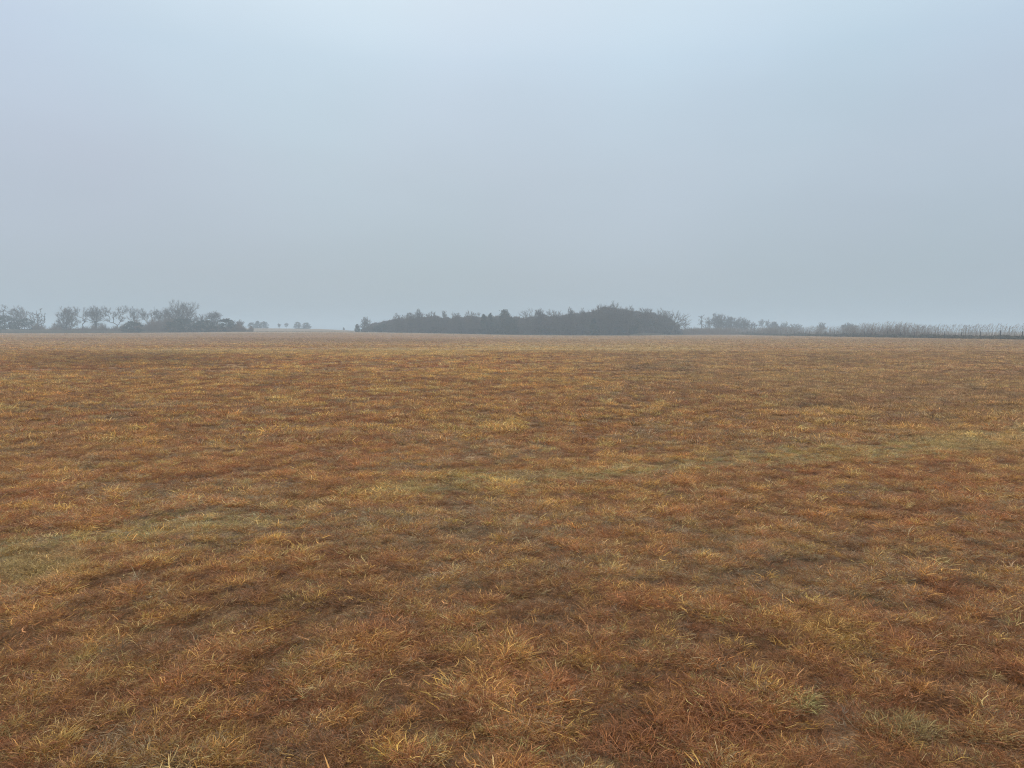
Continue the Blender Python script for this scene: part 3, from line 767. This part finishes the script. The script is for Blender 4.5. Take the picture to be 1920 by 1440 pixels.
def build_wood():
    g = np.random.default_rng(77)
    wx = np.arange(684, 1282, 0.5); cap = np.interp(wx, [p[0] for p in WOOD], [p[1] for p in WOOD]) + 1.0
    wy = cap + 6.5
    cc, q0 = [], 690.0
    while q0 < 1272: cc.append((q0, g.uniform(7, 16), g.uniform(0, 4.5))); q0 += cc[-1][1] * g.uniform(.45, .75)
    for c_, h_, lo_ in cc:                       # one rounded crown after another, dips between them
        wy = np.minimum(wy, np.interp(c_, wx, cap) + lo_ + ((wx - c_) / h_) ** 2 * 10 + (cap - np.interp(c_, wx, cap)) * .6)
    wy = np.maximum(wy, cap - 1)
    # rounded puffs of foliage and dense twigs packed behind the wood's front edge
    n = 4200
    px = g.uniform(684, 1276, n); back = g.uniform(0, 1, n) ** 1.5 * 40; D = wood_front(px) + 2 + back
    top = np.interp(px, wx, wy) + 0.6 + np.abs(g.normal(0.3, 1.1, n))
    ztop = EYE + (HORY - top) / F * D
    x = (px - 960) / F * D * CP; zg = terrain(x, D)
    hfrac = g.uniform(0.0, 1.0, n) ** 1.0
    r = g.uniform(0.7, 1.4, n) + back * 0.02
    zc = zg + 0.3 + (ztop - zg - 0.3 - r * 0.8) * hfrac; zc = np.maximum(zc, zg + 0.3)
    m = 60
    dirs = g.normal(0, 1, (n, m, 3)); dirs /= np.linalg.norm(dirs, axis=2, keepdims=True)
    rad_ = r[:, None] * g.uniform(0.3, 1.05, (n, m))
    P = np.stack([x, D, zc], 1)[:, None] + dirs * rad_[..., None] * np.array([1.0, 1.0, 0.85])
    P = P.reshape(-1, 3); Nn = dirs.reshape(-1, 3)
    P[:, 2] = np.maximum(P[:, 2], terrain(P[:, 0], P[:, 1]) + 0.05)
    v, q, rr = leaf_cloud(g, P, Nn, 0.18 + 0.55 * np.repeat(sstep(6, 22, back), m))
    sel = np.repeat(vnoise(x, D * .3, 6, 5) + 0.2 * g.uniform(0, 1, n) > 0.46, m)
    rr = np.clip(rr * .6 + .9 * np.repeat(np.repeat(vnoise(x, D * .3, 4.5, 15) - .3, m), 4), 0, 1.3)
    # thin leafless shoots standing out of the mass
    n2 = 9000
    px = g.uniform(690, 1268, n2); D = wood_front(px) + 3 + g.uniform(0, 1, n2) * 25
    top = np.interp(px, wx, wy) + 0.9 + g.normal(1, 0.8, n2) - 1.2 * vnoise(px, px * 0, 7, 3)
    x = (px - 960) / F * D * CP; zt = EYE + (HORY - top) / F * D
    tp = np.stack([x, D, zt], 1); b = tp - np.stack([g.normal(0, .7, n2), g.normal(0, .7, n2), g.uniform(1.2, 3.5, n2)], 1)
    rn = g.uniform(0, 1, n2); mid = (b + tp) / 2 + g.normal(0, .18, (n2, 3)); sd = mid + np.stack([g.normal(0, .6, n2), g.normal(0, .6, n2), g.uniform(.3, 1.3, n2)], 1)
    f = lambda a: np.full(n2, a)
    tv, tq, tr = tubes(np.concatenate([b, mid, mid]), np.concatenate([mid, tp, sd]), np.concatenate([f(.04), f(.03), f(.022)]),
                       np.concatenate([f(.03), f(.012), f(.01)]), np.concatenate([rn, rn, rn]), 3)
    me = mesh_from('woodland', np.concatenate([v, tv]), [np.concatenate([q, tq + len(v)])], [M_CEDAR, M_TWIG], {'rnd': np.concatenate([rr, tr])})
    me.polygons.foreach_set('material_index', np.concatenate([sel.astype(np.int32), np.ones(len(tq), np.int32)]))
    o = obj('woodland', me)
    tag(o, 'dense grey green mass of cedar and leafless undergrowth filling the wood across the middle', 'woodland', kind='stuff')
build_wood()

gw = 'bare crowns along the top of the middle wood'
def wt(px, top, w_, label, seed, style='round', fork=0.4, dd=-0.5, **kw):
    dd = min(dd, .5) + (seed % 3) * .8
    kw.setdefault('n', 380); kw.setdefault('twig', 0.03); kw.setdefault('twigs', 8); kw.setdefault('tw_len', .08)
    D = float(wood_front(px)) + dd
    return place_bare(px, top, D, w_ * 1.12, label, seed, style, gw, fork=fork, **kw)
place_cedar(670, 608, 330, 14, 'small evergreen standing just off the left end of the middle wood', 40, 'cone', 'evergreens of the middle wood')
wt(686, 594, 25, 'bare tree standing clear of the evergreens at the left end of the middle wood', 41, 'bush', 0.12, 4)
wt(746, 587, 24, 'faint low bare crown nearest the left end of the wood top', 42, 'round')
wt(769, 586, 20, 'small bare crown just left of the spiky upright one on the wood', 43, 'fan')
wt(785, 579, 20, 'spiky upright bare crown standing highest over the left third of the wood', 44, 'upright', bf=.7)
wt(808, 584, 34, 'broad flat round bare crown right of the spiky upright one', 45, 'round', n=420)
wt(834, 582, 10, 'thin wispy bare crown in the dip between two broad crowns of the wood', 46, 'fan', n=90)
wt(855, 586, 20, 'low bare crown right of the thin wispy one', 47, 'round')
wt(885, 583, 38, 'broad bare crown with a ragged top near the middle of the wood', 48, 'round', n=380)
place_cedar(907, 590, 276, 22, 'pointed evergreen in the dip left of the tallest cedar of the wood', 49, 'cone', 'evergreens of the middle wood')
place_cedar(919, 588, 277, 20, 'narrow evergreen spire between the dip and the tallest cedar of the wood', 50, 'cone', 'evergreens of the middle wood')
place_cedar(947, 582, 276, 44, 'tallest evergreen of the wood, with a jagged broad top', 51, 'cone', 'evergreens of the middle wood')
wt(989, 577, 36, 'open round bare crown showing sky between its branches, centre of the wood', 52, 'round', n=300, twigs=3, bf=.5)
wt(1011, 578, 20, 'slim bare crown touching the right of the open round crown', 53, 'fan')
wt(1038, 581, 38, 'low flat bare crown between the slim crown and the twin tufts', 54, 'round')
wt(1070, 576, 24, 'pointed bare crown left of the wood\'s high dome', 55, 'upright')
wt(1093, 578, 24, 'small bare crown at the left foot of the high dome', 56, 'round')
wt(1122, 571, 38, 'bare crown forming the left shoulder of the high dome', 57, 'round', n=420)
wt(1146, 566, 42, 'highest bare crown of the whole wood, top of its dome', 58, 'round', n=460)
wt(1175, 574, 38, 'bare crown forming the right shoulder of the high dome', 59, 'round', n=420)
wt(1209, 577, 30, 'tufted bare crown right of the high dome', 60, 'fan', n=360)
wt(1243, 579, 40, 'wide bare crown second from the right end of the wood', 61, 'round', 0.2, 5, n=420)
wt(1258, 582, 66, 'spreading bare tree at the right end of the wood, its bowed branches against the sky', 62, 'lean', 0.12, -2, trunk_r=0.4, twig=0.035, n=300, twigs=3, bf=.5)
place_cedar(1113, 598, 261, 24, 'dark pointed cedar standing in front of the wood under its high dome', 63, 'cone', 'evergreens of the middle wood')

# ---- trees right of the wood
g3 = 'hazy bare trees beyond the reed row'
place_bare(1315, 590, 350, 18, 'dead bare trunk with short side twigs standing left of the right clump', 71, 'snag', g3, n=50, trunk_r=0.24, twig=0.04, fork=.85, bf=.05, tw_len=.05)
place_bare(1327, 594, 360, 24, 'wispy bare tree between the dead trunk and the right clump', 72, 'bush', g3, n=120, twig=0.03, fork=.15)
place_bare(1347, 587, 365, 36, 'tallest bare tree of the clump right of the gap', 73, 'round', g3, twig=0.04, n=420, twigs=10, fork=.1, tw_len=.11)
place_bare(1369, 593, 362, 34, 'middle bare tree of the clump right of the gap', 74, 'bush', g3, twig=0.04, n=420, twigs=10, fork=.1, tw_len=.11)
place_bare(1391, 595, 368, 34, 'sloping right hand tree of the clump right of the gap', 75, 'round', g3, twig=0.04, n=380, twigs=10, fork=.1, tw_len=.11)
place_bare(1410, 603, 380, 20, 'low thin bare tree right beside the sloping tree of the clump', 83, 'fan', g3, twig=0.04, n=120, fork=.2)
place_bare(1433, 598, 430, 24, 'fan shaped bare tree over the low end of the reeds', 76, 'tuft', g3, twig=0.045, n=120, fork=.2)
place_bare(1451, 603, 430, 30, 'low rounded tree right of the fan shaped one', 77, 'bush', g3, twig=0.05, n=420, twigs=10, fork=.1, tw_len=.11)
place_bare(1470, 603, 440, 18, 'small round topped tree beyond the low rounded one', 78, 'round', g3, twig=0.05, n=200, fork=.2)
place_bare(1490, 607, 450, 34, 'lowest flat bare tree, last before the open stretch of reeds', 79, 'round', g3, twig=0.05, n=260, fork=.1)
place_bare(1540, 604, 430, 18, 'lone hazy round topped tree seen over the middle of the reeds', 80, 'round', g3, twig=0.05, n=240, fork=.2)
place_bare(1592, 605, 400, 34, 'wide hazy tree behind the reeds, right of the lone round topped one', 81, 'round', g3, twig=0.05, n=420, fork=.1)

# ---- brush and tall grass
def stems_mesh(name, x, y, h, mat, g, w0, lean=0.12, twigs=3, bend=0.15, bias=(0, 0)):
    """thin stems with side twigs (each a bent 2-piece tube)"""
    n = len(x); z = terrain(x, y)
    b = np.stack([x, y, z - 0.05], 1)
    d = np.stack([g.normal(bias[0], lean, n), g.normal(bias[1], lean, n), np.ones(n)], 1)
    mid = b + d * (h * .55)[:, None]
    d2 = d + np.stack([g.normal(bias[0] * .7, bend, n), g.normal(0, bend, n), np.zeros(n)], 1)
    tip = mid + d2 * (h * .45)[:, None]
    rn = g.uniform(0, 1, n)
    P0 = [b, mid]; P1 = [mid, tip]; R0 = [np.full(n, w0), np.full(n, w0 * .75)]; R1 = [np.full(n, w0 * .75), np.full(n, w0 * .4)]; RN = [rn, rn]
    for k in range(twigs):
        t = g.uniform(0.25, 0.95, n)[:, None]
        s = np.where(t < .55, b + (mid - b) * t / .55, mid + (tip - mid) * (t - .55) / .45)
        dd = d + g.normal(0, 0.55, (n, 3)); dd[:, 2] = np.abs(dd[:, 2]) + 0.2
        dd /= np.linalg.norm(dd, axis=1, keepdims=True)
        P0.append(s); P1.append(s + dd * (h * g.uniform(.15, .38, n))[:, None])
        R0.append(np.full(n, w0 * .6)); R1.append(np.full(n, w0 * .3)); RN.append(rn)
    return [np.concatenate(a) for a in (P0, P1, R0, R1, RN)]

def brush_left():
    g = np.random.default_rng(5)
    px = np.concatenate([g.uniform(60, 475, 5000), g.uniform(130, 330, 2200), g.uniform(405, 474, 900)])
    D = DL - 6 + g.uniform(0, 12, len(px))
    top = np.interp(px, [60, 70, 95, 110, 150, 190, 235, 262, 300, 330, 370, 400, 440, 460, 470, 476],
                    [604, 605, 613, 606, 608, 606, 607, 599, 596, 594, 597, 602, 604, 609, 613, 618]) + g.uniform(0, 7, len(px)) + 15 * (vnoise(px, px * 0, 8, 2) - .45)
    x = (px - 960) / F * D * CP; z = terrain(x, D)
    h = np.clip(EYE + (HORY - top) / F * D - z, 0.5, 8) * g.uniform(0.5, 1, len(px))
    a = stems_mesh('b', x, D, h, M_BRUSH, g, 0.028, 0.16, 4)
    v, q, r = tubes(*a, 3)
    o = obj('brush', mesh_from('brush', v, [q], [M_BRUSH], {'rnd': r}))
    tag(o, 'tangled leafless undergrowth around the feet of the left row of trees', 'brush', kind='stuff')
brush_left()

def leafy_strip(name, x, y, h, mat, g, leaf, label, cat, per=7):
    n = len(x); z = terrain(x, y)
    k = np.repeat(np.arange(n), per)
    C = np.stack([x[k] + g.normal(0, .25, n * per), y[k] + g.normal(0, .25, n * per), z[k] + h[k] * g.uniform(0.0, 1, n * per)], 1)
    Nn = g.normal(0, 1, C.shape)
    v, q, r = leaf_cloud(g, C, Nn, leaf)
    v[:, 2] = np.maximum(v[:, 2], terrain(v[:, 0], v[:, 1]) + 0.01)
    o = obj(name, mesh_from(name, v, [q], [mat], {'rnd': r}))
    tag(o, label, cat, kind='stuff')
    return o

def grass_strip():
    g = np.random.default_rng(15)
    # pale uncut grass in front of the left row
    n = 15000
    px = g.uniform(-60, 690, n); keep = (px < 240) | (g.uniform(0, 1, n) < .35); px = px[keep]; n = len(px)
    D = 281 + g.uniform(0, 6, n); x = (px - 960) / F * D * CP
    h = np.interp(px, [-60, 110, 240, 400, 690], [1.5, 1.3, 0.7, 0.35, 0.3]) * g.uniform(.5, 1.1, n)
    a = stems_mesh('g', x, D, h, M_PALEGRASS, g, 0.03, 0.2, 2)
    v, q, r = tubes(*a, 3)
    o = obj('tall_grass', mesh_from('tall_grass', v, [q], [M_PALEGRASS], {'rnd': r}))
    tag(o, 'strip of pale uncut grass along the field edge in front of the left row of trees', 'grass', kind='stuff')
    # pale fringe in front of the middle wood and the brushy gap to its right
    n = 9000
    px = g.uniform(690, 1300, n); D = wood_front(px) - 1.5 - g.uniform(0, 3, n); x = (px - 960) / F * D * CP
    h = np.interp(px, [690, 1180, 1195, 1235, 1250, 1300], [.25, .25, .8, .8, .3, .3]) * g.uniform(.5, 1.1, n)
    a = stems_mesh('g', x, D, h, M_PALEGRASS, g, 0.03, 0.25, 2)
    v, q, r = tubes(*a, 3)
    o = obj('tall_grass', mesh_from('tall_grass', v, [q], [M_PALEGRASS], {'rnd': r}))
    tag(o, 'thin pale fringe of uncut grass along the foot of the middle wood', 'grass', kind='stuff')
    n = 5200
    px = g.uniform(1225, 1420, n); D = 300 + g.uniform(0, 50, n); x = (px - 960) / F * D * CP
    keep = x < 89; px, D, x = px[keep], D[keep], x[keep]; n = len(px)
    h = (np.interp(px, [1225, 1260, 1300, 1420], [1.6, 2.4, 2.6, 3.0])) * g.uniform(.45, 1.05, n)
    a = stems_mesh('g', x, D, h, M_BRUSH, g, 0.03, 0.16, 3)
    v, q, r = tubes(*a, 3)
    o = obj('brush', mesh_from('brush', v, [q], [M_BRUSH], {'rnd': r}))
    tag(o, 'low brownish brush in the gap between the middle wood and the reeds', 'brush', kind='stuff')
grass_strip()

FX = 91.0                                                   # the fence runs straight away from the viewer
def reeds():
    g = np.random.default_rng(25)
    D = np.concatenate([g.uniform(98, 180, 1500), g.uniform(180, 420, 4600)])
    cl = vnoise(D, D * 0, 2.6, 4); keep = g.uniform(0, 1, len(D)) < 0.10 + 1.15 * cl; D = D[keep]
    n = len(D); x = FX + 1.2 + g.uniform(0, 4.5, n)
    h = np.interp(D, [98, 140, 160, 178, 190, 205, 218, 250, 300, 420], [2.9, 2.95, 3.05, 3.2, 4.0, 3.7, 3.3, 3.0, 2.9, 2.6])
    h = h * (0.55 + 0.50 * g.uniform(0, 1, n) ** 0.7) * (0.88 + 0.24 * vnoise(D, D * 0, 1.7, 8))
    z = terrain(x, D); b = np.stack([x, D, z - .05], 1)
    rn = np.where(g.uniform(0, 1, n) < 0.25, g.uniform(0, .2, n), g.uniform(0.35, 1, n))
    lean = np.stack([g.normal(0.09, 0.10, n), g.normal(0.0, 0.07, n), np.ones(n)], 1)
    P0, P1, R0, R1, RN = [], [], [], [], []
    def add(a, c, r0, r1, q): P0.append(a); P1.append(c); R0.append(np.full(len(a), r0)); R1.append(np.full(len(a), r1)); RN.append(q)
    p1 = b + lean * (h * .5)[:, None]
    l2 = lean + np.stack([np.full(n, .12), g.normal(0, .05, n), np.zeros(n)], 1); p2 = p1 + l2 * (h * .35)[:, None]
    l3 = l2 + np.stack([g.normal(.22, .2, n), g.normal(0, .1, n), np.full(n, -.2)], 1); p3 = p2 + l3 * (h * .15)[:, None]
    add(b, p1, .016, .013, rn); add(p1, p2, .013, .010, rn)
    add(p2, p3, .035, .012, rn * .7)                       # the plume
    for k in range(3):                                      # hanging leaves and plume side sprays
        t = g.uniform(.2, .9, n)[:, None]; s = b + (p2 - b) * t
        dd = np.stack([g.normal(.25, .35, n), g.normal(0, .35, n), g.uniform(-.1, .9, n)], 1)
        add(s, s + dd * g.uniform(.25, .6, n)[:, None], .010, .004, rn)
    dd = np.stack([g.normal(.3, .15, n), g.normal(0, .2, n), g.uniform(-.2, .3, n)], 1)
    add(p2, p2 + dd * .35, .02, .006, rn * .6)
    v, q, r = tubes(*[np.concatenate(a) for a in (P0, P1, R0, R1, RN)], 3)
    o = obj('reeds', mesh_from('reeds', v, [q], [M_STALK], {'rnd': r}))
    tag(o, 'row of tall bleached reed stalks with drooping plumes, leaning right along the fence', 'reeds', kind='stuff')
    # dull green weeds at the foot of the fence and reeds
    n = 7000
    D = 98 + 320 * g.uniform(0, 1, n) ** 1.25; x = FX - 0.7 + g.uniform(0, 5.5, n)
    h = (0.35 + 0.75 * vnoise(D, x, 5, 12)) * g.uniform(.7, 1.1, n)
    leafy_strip('weeds', x, D, h, M_WEED, g, 0.16, 'low dull green weeds matted along the foot of the fence and reeds', 'weeds', 8)
reeds()

# brown stems standing thick in the near base of the reeds
def reed_brush():
    g = np.random.default_rng(35)
    n = 5200
    D = 100 + 320 * g.uniform(0, 1, n) ** 1.1; x = FX + 1 + g.uniform(0, 5, n)
    keep = g.uniform(0, 1, n) < (0.25 + vnoise(D, D * 0, 6, 3)) * (0.22 + 0.78 * sstep(158, 185, D)); D, x = D[keep], x[keep]; n = len(D)
    h = (0.9 + 1.1 * sstep(160, 190, D) + 1.5 * vnoise(D, D * 0, 5, 17)) * g.uniform(.5, 1.1, n)
    a = stems_mesh('g', x, D, h, M_BRUSH, g, 0.026, 0.12, 4, bias=(0.05, 0))
    v, q, r = tubes(*a, 3)
    o = obj('brush', mesh_from('brush', v, [q], [M_BRUSH], {'rnd': r}))
    tag(o, 'grey brown leafless stems standing thick in the lower half of the reed row', 'brush', kind='stuff')
reed_brush()

# ---- fence
def fence():
    y0, y1 = 100.0, 330.0
    t = thing('wire_fence', 'wire fence on dark weathered posts running along the reeds at the right', 'fence', (FX, 143.4, tz(FX, 143.4)))
    base = np.array([FX, 143.4, tz(FX, 143.4)])
    def post_mesh(big, seed):
        g = random.Random(seed)
        H = 1.62 if big else g.uniform(1.3, 1.5); r = 0.10 if big else g.uniform(0.05, 0.075)
        lean = (g.gauss(0, .02), g.gauss(0, .02))
        P = np.array([[0, 0, -.4], [lean[0] * .5, lean[1] * .5, H * .5], [lean[0], lean[1], H * .9], [lean[0] * 1.1, lean[1] * 1.1, H]])
        R = [r, r * .95, r * .9, r * (.9)]
        parts = [(P[i], P[i + 1], R[i], R[i + 1]) for i in range(3)]
        parts.append((P[3], P[3] + np.array([0, 0, .03]), R[3] * .9, R[3] * .2))
        if big:   # short cap piece
            parts.append((np.array([-.19, 0, H - .06]), np.array([.19, 0, H - .06]), .05, .05))
        v, q, rr = tubes(np.array([p[0] for p in parts]), np.array([p[1] for p in parts]), np.array([p[2] for p in parts]),
                         np.array([p[3] for p in parts]), np.full(len(parts), g.random()), 8)
        return mesh_from('post', v, [q], [M_POST], {'rnd': rr}, smooth=True)
    protos = [post_mesh(False, i) for i in range(4)]; big = post_mesh(True, 9)
    ys = [143.4 + k * 6.15 for k in range(-7, 30)]
    for k, yy in enumerate(ys):
        isbig = abs(yy - 143.4) < .1
        o = obj('post', big if isbig else protos[k % 4], t)
        o.location = (0, yy - base[1], tz(FX, yy) - base[2]); o.rotation_euler = (0, 0, k * 1.3)
        if isbig: o['label'] = 'thick dark wooden post with a short cross cap'; o.rotation_euler = (0, 0, 0)
    for hgt in (0.4, 0.72, 1.02, 1.28):
        yy = np.array(ys); P = np.stack([np.full(len(yy), -0.085), yy - base[1], terrain(np.full(len(yy), FX), yy) + hgt - base[2]], 1)
        mid = (P[:-1] + P[1:]) / 2; mid[:, 2] -= .03
        a = np.concatenate([P[:-1], mid]); b = np.concatenate([mid, P[1:]]); n = len(a)
        v, q, rr = tubes(a, b, np.full(n, .006), np.full(n, .006), np.full(n, .5), 4)
        obj('wire', mesh_from('wire', v, [q], [M_WIRE], {'rnd': rr}), t)
fence()

# ------------------------------------------------------------------ damp winter haze, even density
def haze():
    x0, x1, y0, y1, z0, z1 = -1700, 1700, -1700, 1700, -1.2, 17.5
    v = [(x, y, z) for z in (z0, z1) for y in (y0, y1) for x in (x0, x1)]
    f = [[0, 2, 3, 1], [4, 5, 7, 6], [0, 1, 5, 4], [2, 6, 7, 3], [0, 4, 6, 2], [1, 3, 7, 5]]
    m = bpy.data.materials.new('haze_air'); m.use_nodes = True; t = m.node_tree
    t.nodes.remove(t.nodes['Principled BSDF'])
    pv = t.nodes.new('ShaderNodeVolumePrincipled')
    pv.inputs['Color'].default_value = (0.71, 0.85, 0.95, 1)
    pv.inputs['Density'].default_value = 0.0015
    pv.inputs['Anisotropy'].default_value = 0.1
    t.links.new(pv.outputs[0], t.nodes['Material Output'].inputs['Volume'])
    o = obj('haze', mesh_from('haze', v, [f], [m])); o['kind'] = 'stuff'
    o.display_type = 'WIRE'
haze()
